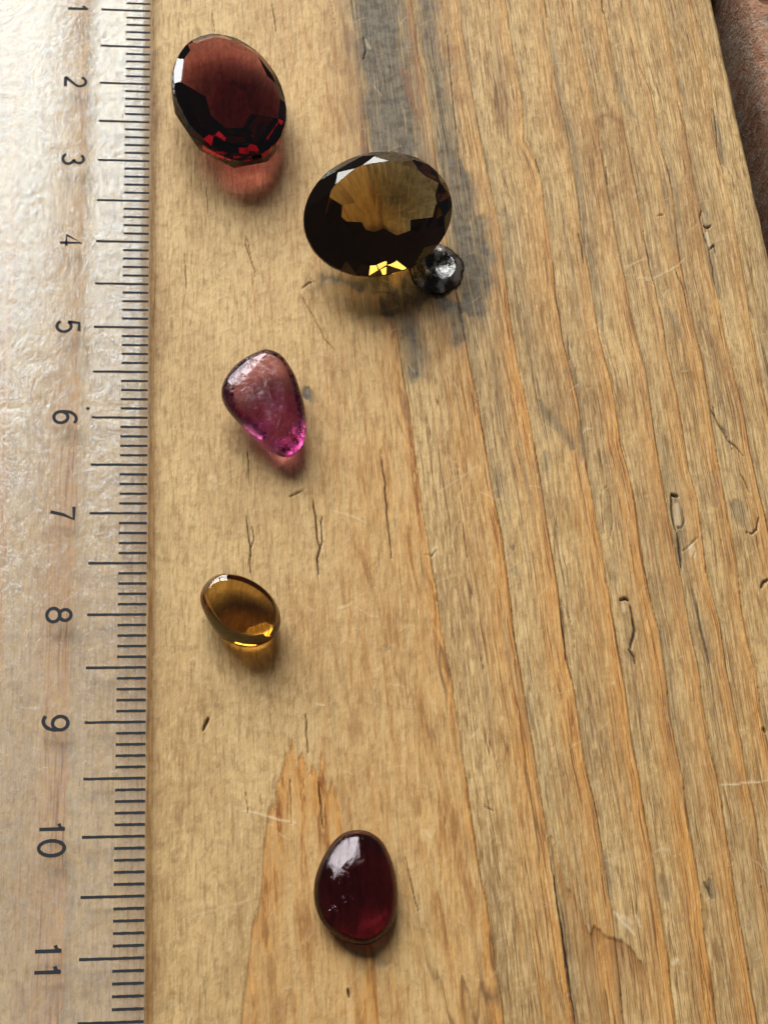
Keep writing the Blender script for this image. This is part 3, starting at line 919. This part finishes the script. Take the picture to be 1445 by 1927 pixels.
pr = m.principled(**{'Base Color': m.mix(m.ramp(nn, .4, .7), (.40, .39, .36), (.62, .61, .58)), 'Roughness': .3, 'Alpha': .8})
m.l(pr.outputs[0], m.out.inputs['Surface'])
PEDGE = m.m
m = NT('black_ink')
pos = m.pos()
nn = m.noise(pos, 55, 3, .7)
pr = m.principled(**{'Base Color': (.028, .032, .038, 1), 'Specular IOR Level': .12, 'Roughness': .7, 'Alpha': m.ramp(nn, .16, .22, .9, 1.0)})
m.l(pr.outputs[0], m.out.inputs['Surface'])
INK = m.m

ruler = empty('ruler', (-1.5, -6.5, .0))
RO = Vector((1.5, 6.5, 0))
y0r, y1r = 2.6, -14.6
BEV = -.67


def ztop(x):
    return RT + (min(0, x) / BEV) * .008 if x > BEV else RT + .008


bm = bmesh.new()
xs = [0.0, -.012, -.10, -.30, -.50, BEV, BEV - .02, -1.2, -2.2, -3.0]
zt = [RT - .012, RT, *[ztop(x) for x in xs[2:6]], RT + .016, RT + .016, RT + .016, RT + .016]
zb = .012
nyr = 80
ys_ = [y0r + (y1r - y0r) * i / nyr for i in range(nyr + 1)]
topv = [[bm.verts.new((x + (.004 * math.sin(i * 1.7) if j == 0 else 0), y, z)) for j, (x, z) in enumerate(zip(xs, zt))] for i, y in enumerate(ys_)]
botv = [[bm.verts.new((x, y, zb)) for x in (xs[0], xs[-1])] for y in ys_]
for i in range(nyr):
    for j in range(len(xs) - 1):
        f = bm.faces.new((topv[i][j], topv[i][j + 1], topv[i + 1][j + 1], topv[i + 1][j]))
        f.material_index = 0
        f.smooth = True
    f = bm.faces.new((botv[i][0], botv[i + 1][0], botv[i + 1][1], botv[i][1]))
    f.material_index = 1
    f = bm.faces.new((topv[i][0], topv[i + 1][0], botv[i + 1][0], botv[i][0]))
    f.material_index = 2
    f = bm.faces.new((topv[i][-1], botv[i][1], botv[i + 1][1], topv[i + 1][-1]))
    f.material_index = 2
for i in (0, nyr):
    ring = topv[i] + [botv[i][1], botv[i][0]]
    f = bm.faces.new(ring if i == 0 else ring[::-1])
    f.material_index = 2
bmesh.ops.recalc_face_normals(bm, faces=bm.faces)
put('blade', bm, [PTOP, PBACK, PEDGE], ruler, off=RO)
tag(ruler, 'scratched clear plastic ruler with black millimetre scale lying along the left of the board', 'ruler')

rr = random.Random(3)


def tick_bm(x0, x1, wid, sd):
    """One printed line that follows the bevel; edges a little ragged."""
    bm = bmesh.new()
    n = 10
    r = random.Random(sd)
    rows = []
    for i in range(n + 1):
        x = x0 + (x1 - x0) * i / n
        z = ztop(x) + .0012
        h = wid * .5
        a = h * (1 + r.uniform(-.14, .14))
        b = h * (1 + r.uniform(-.14, .14))
        rows.append([bm.verts.new((x, a, z)), bm.verts.new((x, -b, z)), bm.verts.new((x, a, z + .003)), bm.verts.new((x, -b, z + .003))])
    for i in range(n):
        p, q = rows[i], rows[i + 1]
        bm.faces.new((p[2], p[3], q[3], q[2]))
        bm.faces.new((p[0], q[0], q[1], p[1]))
        bm.faces.new((p[0], p[2], q[2], q[0]))
        bm.faces.new((p[1], q[1], q[3], p[3]))
    bm.faces.new((rows[0][0], rows[0][1], rows[0][3], rows[0][2]))
    bm.faces.new((rows[n][0], rows[n][2], rows[n][3], rows[n][1]))
    bmesh.ops.recalc_face_normals(bm, faces=bm.faces)
    return bm


def mesh_of(name, bm, mat):
    me = bpy.data.meshes.new(name)
    bm.to_mesh(me)
    bm.free()
    me.materials.append(mat)
    return me


SHORT = [mesh_of('tick_mark', tick_bm(-.258, -.008, .0235, s), INK) for s in range(5)]
LONG = [mesh_of('tick_mark', tick_bm(-.522, -.008, .0235, 20 + s), INK) for s in range(3)]
for mm in range(-5, 136):
    s = mm / 10.0
    o = bpy.data.objects.new('tick_mark', (LONG if mm % 5 == 0 else SHORT)[rr.randrange(3 if mm % 5 == 0 else 5)])
    o.location = Vector((0, -s, 0)) + RO
    link(o, ruler)


def stroke_bm(paths, wid, zf):
    """Thin printed strokes: each path a polyline of plan points."""
    bm = bmesh.new()
    for lay, P in enumerate(paths):
        zf = zf + .0012 * (lay > 0)
        P = [Vector((p[0], p[1], 0)) for p in P]
        closed = (P[0] - P[-1]).length < 1e-6
        if closed:
            P = P[:-1]
        n = len(P)
        ring = []
        for i in range(n):
            if closed:
                t = (P[(i + 1) % n] - P[i - 1]).normalized()
            else:
                t = (P[min(i + 1, n - 1)] - P[max(i - 1, 0)]).normalized()
            nn = Vector((-t.y, t.x, 0))
            h = wid * .5 * (1 + rr.uniform(-.08, .08))
            a, b = P[i] + nn * h, P[i] - nn * h
            ring.append([bm.verts.new((a.x, a.y, zf)), bm.verts.new((b.x, b.y, zf)), bm.verts.new((a.x, a.y, zf + .003)), bm.verts.new((b.x, b.y, zf + .003))])
        for i in range(n if closed else n - 1):
            p, q = ring[i], ring[(i + 1) % n]
            bm.faces.new((p[2], p[3], q[3], q[2]))
            bm.faces.new((p[0], q[0], q[1], p[1]))
            bm.faces.new((p[0], p[2], q[2], q[0]))
            bm.faces.new((p[1], q[1], q[3], p[3]))
        if not closed:
            bm.faces.new((ring[0][0], ring[0][1], ring[0][3], ring[0][2]))
            bm.faces.new((ring[-1][0], ring[-1][2], ring[-1][3], ring[-1][1]))
    bmesh.ops.recalc_face_normals(bm, faces=bm.faces)
    return bm


def arc(cx, cy, rx, ry, a0, a1, n=18):
    return [(cx + rx * math.cos(math.radians(a0 + (a1 - a0) * i / n)), cy + ry * math.sin(math.radians(a0 + (a1 - a0) * i / n))) for i in range(n + 1)]


# digits on a 0..1 high, 0..0.66 wide cell, baseline at 0
DIG = {
    '1': [[(.36, 0), (.36, 1)], [(.36, .97), (.30, .82), (.14, .76)]],
    '2': [arc(.33, .70, .28, .29, 165, -30, 14) + [(.36, .32), (.16, .12), (.05, .02), (.05, 0), (.62, 0)]],
    '3': [arc(.32, .75, .25, .24, 150, -80, 14) + arc(.32, .26, .30, .26, 80, -155, 16)],
    '4': [[(.46, 0), (.46, 1), (.02, .30), (.64, .30)]],
    '5': [[(.58, 1), (.14, 1), (.08, .52)] + arc(.32, .32, .30, .32, 140, -150, 18)],
    '6': [arc(.33, .31, .29, .31, 90, 450, 26), arc(.42, .50, .38, .49, 55, 190, 14)],
    '7': [[(.02, 1), (.62, 1), (.40, .55), (.26, 0)]],
    '8': [arc(.33, .76, .25, .24, 90, 450, 22), arc(.33, .27, .31, .27, 90, 450, 24)],
    '9': [arc(.33, .69, .29, .31, 90, 450, 26), arc(.24, .50, .38, .49, -125, 10, 14)],
    '0': [arc(.33, .5, .30, .5, 90, 450, 30)],
}
DH = .208


def numeral(text, s, parent):
    adv = .80
    tot = .66 + adv * (len(text) - 1)
    for k, ch in enumerate(text):
        paths = []
        for P in DIG[ch]:
            # glyph (gx right, gy up) turned a quarter clockwise: gx -> -Y, gy -> +X
            paths.append([((gy - .5) * DH, -((gx - .33) * DH)) for gx, gy in P])
        bm = stroke_bm(paths, .031 if len(text) < 2 else .030, RT + .0172)
        o = put('numeral', bm, INK, parent)
        yy = -s - (k * adv + .33 - tot / 2) * DH
        o.location = Vector((-.765, yy - .004, 0)) + RO


for s in range(0, 14):
    numeral(str(s), s, ruler)
bm = bmesh.new()
bmesh.ops.create_circle(bm, cap_ends=True, radius=.017, segments=12)
bmesh.ops.translate(bm, verts=bm.verts, vec=(-.56, -5.905, RT + .0095))
put('ink_dot', bm, INK, ruler, off=RO)


# ------------------------------------------------------------------ gem materials
def gem_mat(name, ior, absorb, dens, rough=0.0, tint=(1, 1, 1), bump=None, scatter=None):
    m = NT(name)
    g = m.n('ShaderNodeBsdfGlass')
    g.inputs['IOR'].default_value = ior
    g.inputs['Roughness'].default_value = rough
    g.inputs['Color'].default_value = (*tint, 1)
    surf = g.outputs[0]
    if bump:
        sc, st, dist, lo, hi = bump
        pos = m.objc()
        n_ = m.noise(pos, sc, 5, .7, .6)
        r_ = m.ramp(n_, lo, hi)
        m.l(m.bump(r_, st, dist), g.inputs['Normal'])
    m.l(surf, m.out.inputs['Surface'])
    v = m.n('ShaderNodeVolumeAbsorption')
    v.inputs['Color'].default_value = (*absorb, 1)
    v.inputs['Density'].default_value = dens
    m.l(v.outputs[0], m.out.inputs['Volume'])
    return m.m


def lie(o, loc, turn, lean_x=0.0, lean_y=0.0):
    """Set a stone down: turned about the vertical, then leaned so that its top tips towards +x / +y (degrees)."""
    o.location = loc
    lean = Matrix.Rotation(math.radians(lean_x), 3, 'Y') @ Matrix.Rotation(math.radians(-lean_y), 3, 'X')
    o.rotation_euler = (lean @ Matrix.Rotation(math.radians(turn), 3, 'Z')).to_euler()


def cut_stone(crown, pavilion, table, culet, a, b, seg=64, girdle=.02):
    """A round stone of radius 1 cut by facet planes, then stretched to an oval a x b (cm).
    Each cut: (count, first angle deg, slope deg, radius it passes through, height there)."""
    bm = bmesh.new()
    bmesh.ops.create_cone(bm, cap_ends=True, segments=seg, radius1=1, radius2=1, depth=4)

    def cut(co, no):
        geom = bm.verts[:] + bm.edges[:] + bm.faces[:]
        bmesh.ops.bisect_plane(bm, geom=geom, plane_co=co, plane_no=no, clear_outer=True, dist=1e-5)
        es = [e for e in bm.edges if e.is_boundary]
        if es:
            bmesh.ops.holes_fill(bm, edges=es, sides=0)
    cut((0, 0, table), (0, 0, 1))
    if culet is not None:
        cut((0, 0, culet), (0, 0, -1))
    for sgn, cuts in ((1, crown), (-1, pavilion)):
        for cnt, a0, sl, r, z in cuts:
            for i in range(cnt):
                ph = math.radians(a0 + 360 * i / cnt)
                t = math.radians(sl)
                cut((r * math.cos(ph), r * math.sin(ph), z), (math.cos(ph) * math.sin(t), math.sin(ph) * math.sin(t), sgn * math.cos(t)))
    bmesh.ops.remove_doubles(bm, verts=bm.verts, dist=1e-4)
    bmesh.ops.recalc_face_normals(bm, faces=bm.faces)
    bmesh.ops.scale(bm, vec=(a, b, (a + b) / 2), verts=bm.verts)
    return bm


def spline_closed(P, n):
    P = [Vector((p[0], p[1])) for p in P]
    out = []
    L = len(P)
    for i in range(L):
        p0, p1, p2, p3 = P[i - 1], P[i], P[(i + 1) % L], P[(i + 2) % L]
        for k in range(8):
            t = k / 8
            out.append(.5 * ((2 * p1) + (p2 - p0) * t + (2 * p0 - 5 * p1 + 4 * p2 - p3) * t * t + (3 * p1 - p0 - 3 * p2 + p3) * t ** 3))
    # resample by arc length
    d = [0]
    for i in range(len(out)):
        d.append(d[-1] + (out[(i + 1) % len(out)] - out[i]).length)
    xs = np.array([p.x for p in out] + [out[0].x])
    ys = np.array([p.y for p in out] + [out[0].y])
    t = np.linspace(0, d[-1], n, endpoint=False)
    X_, Y_ = np.interp(t, d, xs), np.interp(t, d, ys)
    for _ in range(2):
        X_ = (np.roll(X_, 1) + 2 * X_ + np.roll(X_, -1)) / 4
        Y_ = (np.roll(Y_, 1) + 2 * Y_ + np.roll(Y_, -1)) / 4
    return list(zip(X_, Y_))


def domed_stone(outline, rings, n=128, jit=0.0, sd=0, shift=None):
    """outline: plan points; rings: (radial fraction, height) from the underside centre, round the girdle, to the top centre."""
    O = spline_closed(outline, n)
    cx = sum(p[0] for p in O) / n
    cy = sum(p[1] for p in O) / n
    bm = bmesh.new()
    r_ = random.Random(sd)
    ph = [r_.uniform(0, 6.28) for _ in range(8)]
    loops = []
    for q, (fr_, z) in enumerate(rings):
        if fr_ <= 1e-6:
            loops.append([bm.verts.new((cx, cy, z))])
            continue
        lp = []
        for i, (x, y) in enumerate(O):
            dx, dy = x - cx, y - cy
            sx_, sy_ = (shift(q, i, n) if shift else (0, 0))
            j = 1 + jit * (math.sin(5 * 6.283 * i / n + ph[0] + q * .7) + math.sin(9 * 6.283 * i / n + ph[1] - q))
            lp.append(bm.verts.new((cx + dx * fr_ * j + sx_, cy + dy * fr_ * j + sy_, z)))
        loops.append(lp)
    for a_, b_ in zip(loops[:-1], loops[1:]):
        if len(a_) == 1:
            for i in range(n):
                bm.faces.new((a_[0], b_[(i + 1) % n], b_[i]))
        elif len(b_) == 1:
            for i in range(n):
                bm.faces.new((a_[i], a_[(i + 1) % n], b_[0]))
        else:
            for i in range(n):
                bm.faces.new((a_[i], a_[(i + 1) % n], b_[(i + 1) % n], b_[i]))
    bmesh.ops.recalc_face_normals(bm, faces=bm.faces)
    return bm, (cx, cy)


# ---- garnet: low domed crown over a shallow faceted underside
GARNET = gem_mat('garnet', 1.66, (.60, .09, .19), 5.6, tint=(.95, .93, .93))
GC = (0.801, -2.332, 0.340)
bm = cut_stone(crown=[(36, 0, 68, 1.0, .03), (14, 14, 30, .98, .09)],
               pavilion=[(10, 6, 58, 1.0, -.05), (8, 0, 27, .93, -.17)], table=.17, culet=-.46, a=0.854, b=0.574)
g = put('garnet', bm, GARNET)
lie(g, (GC[0], GC[1] - .035, GC[2]), -78.7, 6.5, 3)
tag(g, 'largest dark red stone, a brown tinted oval garnet with black faceted rim near the top', 'gemstone')

# ---- smoky quartz
QUARTZ = gem_mat('smoky_quartz', 1.55, (.65, .50, .10), 4.4, tint=(.95, .94, .90))
QC = (2.230, -3.906, 0.498)
bm = cut_stone(crown=[(10, 20, 43, 1.0, .025), (20, 11, 50, 1.0, .025), (10, 38, 28, .72, .27)],
               pavilion=[(18, 0, 40, .94, -.07), (18, 10, 46, 1.0, -.03), (8, 0, 33, .5, -.44)], table=.27, culet=-.66, a=0.764, b=0.620)
g = put('smoky_quartz', bm, QUARTZ)
lie(g, QC, -154.5, 3, -16)
tag(g, 'large olive brown faceted oval stone with bright yellow facets, resting beside the black nail head', 'gemstone')

# ---- pink stone
PINK = gem_mat('pink_tourmaline', 1.62, (.66, .14, .46), 3.5, rough=.04, tint=(.97, .90, .95), bump=(19, .22, .03, .50, .74))
zg = .20
pk = [(1.087, -5.332), (1.223, -5.384), (1.310, -5.502), (1.376, -5.643), (1.425, -5.830), (1.457, -6.067), (1.451, -6.245), (1.397, -6.364), (1.306, -6.437), (1.237, -6.448), (1.125, -6.398), (1.019, -6.313), (0.889, -6.183), (0.821, -6.121), (0.714, -6.001), (0.662, -5.875), (0.658, -5.770), (0.699, -5.654), (0.791, -5.530), (0.924, -5.410), (1.006, -5.356)]
bm, cc = domed_stone(pk, [(0, .0), (.45, .005), (.72, .04), (.90, .11), (.985, .18), (1.0, .215), (.985, .25), (.94, .285), (.86, .315), (.76, .335), (.5, .35), (0, .355)], jit=.006, sd=4)
g = PINKO = put('pink_stone', bm, PINK, smooth=True)
g.data.transform(Matrix.Translation((-cc[0], -cc[1], 0)))
lie(g, (cc[0] - .02, cc[1], .02), 0, 9, -3)
tag(g, 'translucent pink purple pear shaped stone with frosty inclusions', 'gemstone')

# ---- small amber cabochon
AMBER = gem_mat('amber_stone', 1.62, (.74, .54, .012), 5.4, tint=(.97, .96, .90))
am = [(0.679, -7.681), (0.815, -7.703), (0.950, -7.766), (1.051, -7.845), (1.128, -7.943), (1.167, -8.071), (1.149, -8.188), (1.072, -8.288), (0.969, -8.336), (0.868, -8.345), (0.735, -8.308), (0.634, -8.242), (0.552, -8.145), (0.484, -8.008), (0.457, -7.900), (0.481, -7.808), (0.543, -7.726), (0.609, -7.685)]
bm, cc = domed_stone(am, [(0, .03), (.35, .033), (.70, .036), (.84, .06), (.93, .11), (.98, .165), (1.0, .22), (.995, .237), (.97, .267), (.93, .303), (.88, .343), (.845, .367), (.82, .378), (.79, .383), (.5, .387), (0, .388)], sd=6)
g = put('amber_cabochon', bm, AMBER, smooth=True)
g.data.transform(Matrix.Translation((-cc[0], -cc[1], -.2)))
lie(g, (cc[0], cc[1], .19), 0, 3, -3)
tag(g, 'small amber brown oval cabochon with a black glassy rim, smallest of the stones', 'gemstone')

# ---- dark red cabochon
RUBY = gem_mat('red_cabochon', 1.6, (.54, .004, .09), 9.5, rough=.0, tint=(.96, .84, .88), bump=(6, .10, .02, .42, .8))
rd = [(1.767, -9.991), (1.869, -10.017), (1.968, -10.102), (2.027, -10.240), (2.059, -10.371), (2.069, -10.510), (2.055, -10.665), (2.008, -10.795), (1.923, -10.893), (1.819, -10.950), (1.741, -10.956), (1.620, -10.922), (1.506, -10.845), (1.431, -10.760), (1.380, -10.622), (1.372, -10.490), (1.399, -10.353), (1.471, -10.197), (1.561, -10.077), (1.649, -10.011)]
H = .19
rg = [(0, .012), (.6, .012), (.90, .018), (.97, .045), (1.0, .09)]
for i in range(1, 15):
    th = math.radians(90 * i / 14)
    rg.append((max(0, math.cos(th)) if i < 14 else 0, .09 + H * math.sin(th) ** 1.0))
bm, cc = domed_stone(rd, rg, sd=8)
g = REDO = put('red_cabochon', bm, RUBY, smooth=True)
g.data.transform(Matrix.Translation((-cc[0], -cc[1], 0)))
g.location = (cc[0], cc[1], .0)
tag(g, 'glossy deep red oval cabochon near the bottom, mirroring a window on its upper side', 'gemstone')

m = NT('pale_inclusion')
pr = m.principled(**{'Base Color': (.75, .55, .66, 1), 'Roughness': .3})
m.l(pr.outputs[0], m.out.inputs['Surface'])
VEIL = m.m


def flecks(parent, spots, n, size, zlo, zhi, sd):
    """Tiny healed cracks inside a stone, gathered round a few spots (plan offset x, y, spread)."""
    r_ = random.Random(sd)
    bm = bmesh.new()
    for _ in range(n):
        sx_, sy_, sp_ = r_.choice(spots)
        c_ = Vector((sx_ + r_.gauss(0, sp_), sy_ + r_.gauss(0, sp_ * .8), r_.uniform(zlo, zhi)))
        a_ = r_.uniform(0, 3.14)
        l_ = size * r_.uniform(.4, 1.6)
        u_ = Vector((math.cos(a_), math.sin(a_), r_.uniform(-.6, .6))) * l_
        v_ = Vector((-math.sin(a_), math.cos(a_), r_.uniform(-1, 1))) * l_ * r_.uniform(.15, .4)
        w_ = Vector((0, 0, .0015))
        P_ = [c_ - u_, c_ + v_ * .8, c_ + u_, c_ - v_]
        lo_ = [bm.verts.new(p - w_) for p in P_]
        hi_ = [bm.verts.new(p + w_) for p in P_]
        bm.faces.new(hi_)
        bm.faces.new(lo_[::-1])
        for k_ in range(4):
            bm.faces.new((lo_[k_], lo_[(k_ + 1) % 4], hi_[(k_ + 1) % 4], hi_[k_]))
    o = put('inclusions', bm, VEIL, parent)
    o['kind'] = 'stuff'
    return o


flecks(PINKO, [(.0, .0, .10), (.12, -.18, .10), (-.12, -.05, .08), (.18, -.30, .07), (-.18, .1, .06), (.02, .2, .08)], 75, .0075, .20, .325, 12)
flecks(REDO, [(-.10, .10, .03), (-.13, -.02, .03), (-.10, -.12, .04), (-.2, -.2, .02)], 26, .011, .20, .235, 15)

# ------------------------------------------------------------------ nail head
m = NT('black_iron')
pos = m.objc()
n1 = m.noise(pos, 7, 5, .65)
n2 = m.noise(pos, 24, 4, .7)
pr = m.principled(**{'Base Color': m.mix(m.ramp(n1, .45, .65), (.05, .047, .045), (.48, .47, .46)), 'Metallic': .9,
                     'Roughness': m.ramp(n2, .3, .7, .16, .42), 'Normal': m.bump(m.math('ADD', n1, m.math('MULTIPLY', n2, .3)), .6, .05)})
m.l(pr.outputs[0], m.out.inputs['Surface'])
IRON = m.m
NC = (2.848, -4.212, 0.070)
bm = bmesh.new()
nr, na = 16, 64
cen = None
loops = []
rn = random.Random(5)
off = [rn.uniform(-1, 1) for _ in range(na)]
for q in range(nr + 1):
    fr_ = q / nr
    if q == 0:
        cen = bm.verts.new((0, 0, .03))
        continue
    lp = []
    for i in range(na):
        an = 2 * math.pi * i / na
        r = .285 * fr_ * (1 + (.03 * math.sin(3 * an + 1) + .02 * math.sin(7 * an) + .018 * off[i]) * fr_ ** 3)
        z = .055 * (1 - fr_ ** 4) + .0
        # hammered hollow and a raised lip around it
        dx, dy = r * math.cos(an) - .02, r * math.sin(an) + .035
        dd = math.hypot(dx, dy)
        z += -.045 * math.exp(-(dd / .10) ** 2) + .035 * math.exp(-((dd - .16) / .045) ** 2) * (fr_ < .97)
        lp.append(bm.verts.new((r * math.cos(an), r * math.sin(an), z)))
    loops.append(lp)
lp = [bm.verts.new((v.co.x * 1.0, v.co.y * 1.0, -.05)) for v in loops[-1]]
loops.append(lp)
for i in range(na):
    bm.faces.new((cen, loops[0][i], loops[0][(i + 1) % na]))
for a_, b_ in zip(loops[:-1], loops[1:]):
    for i in range(na):
        bm.faces.new((a_[i], b_[i], b_[(i + 1) % na], a_[(i + 1) % na]))
bmesh.ops.recalc_face_normals(bm, faces=bm.faces)
g = put('nail', bm, IRON, smooth=True)
g.location = (NC[0], NC[1] + .04, .015)
g.scale = (1.0, 1.16, 1.0)
g.rotation_euler = (math.radians(-6), math.radians(5), 0)
tag(g, 'black dented nail head hammered into the board beside the big faceted stone', 'nail')
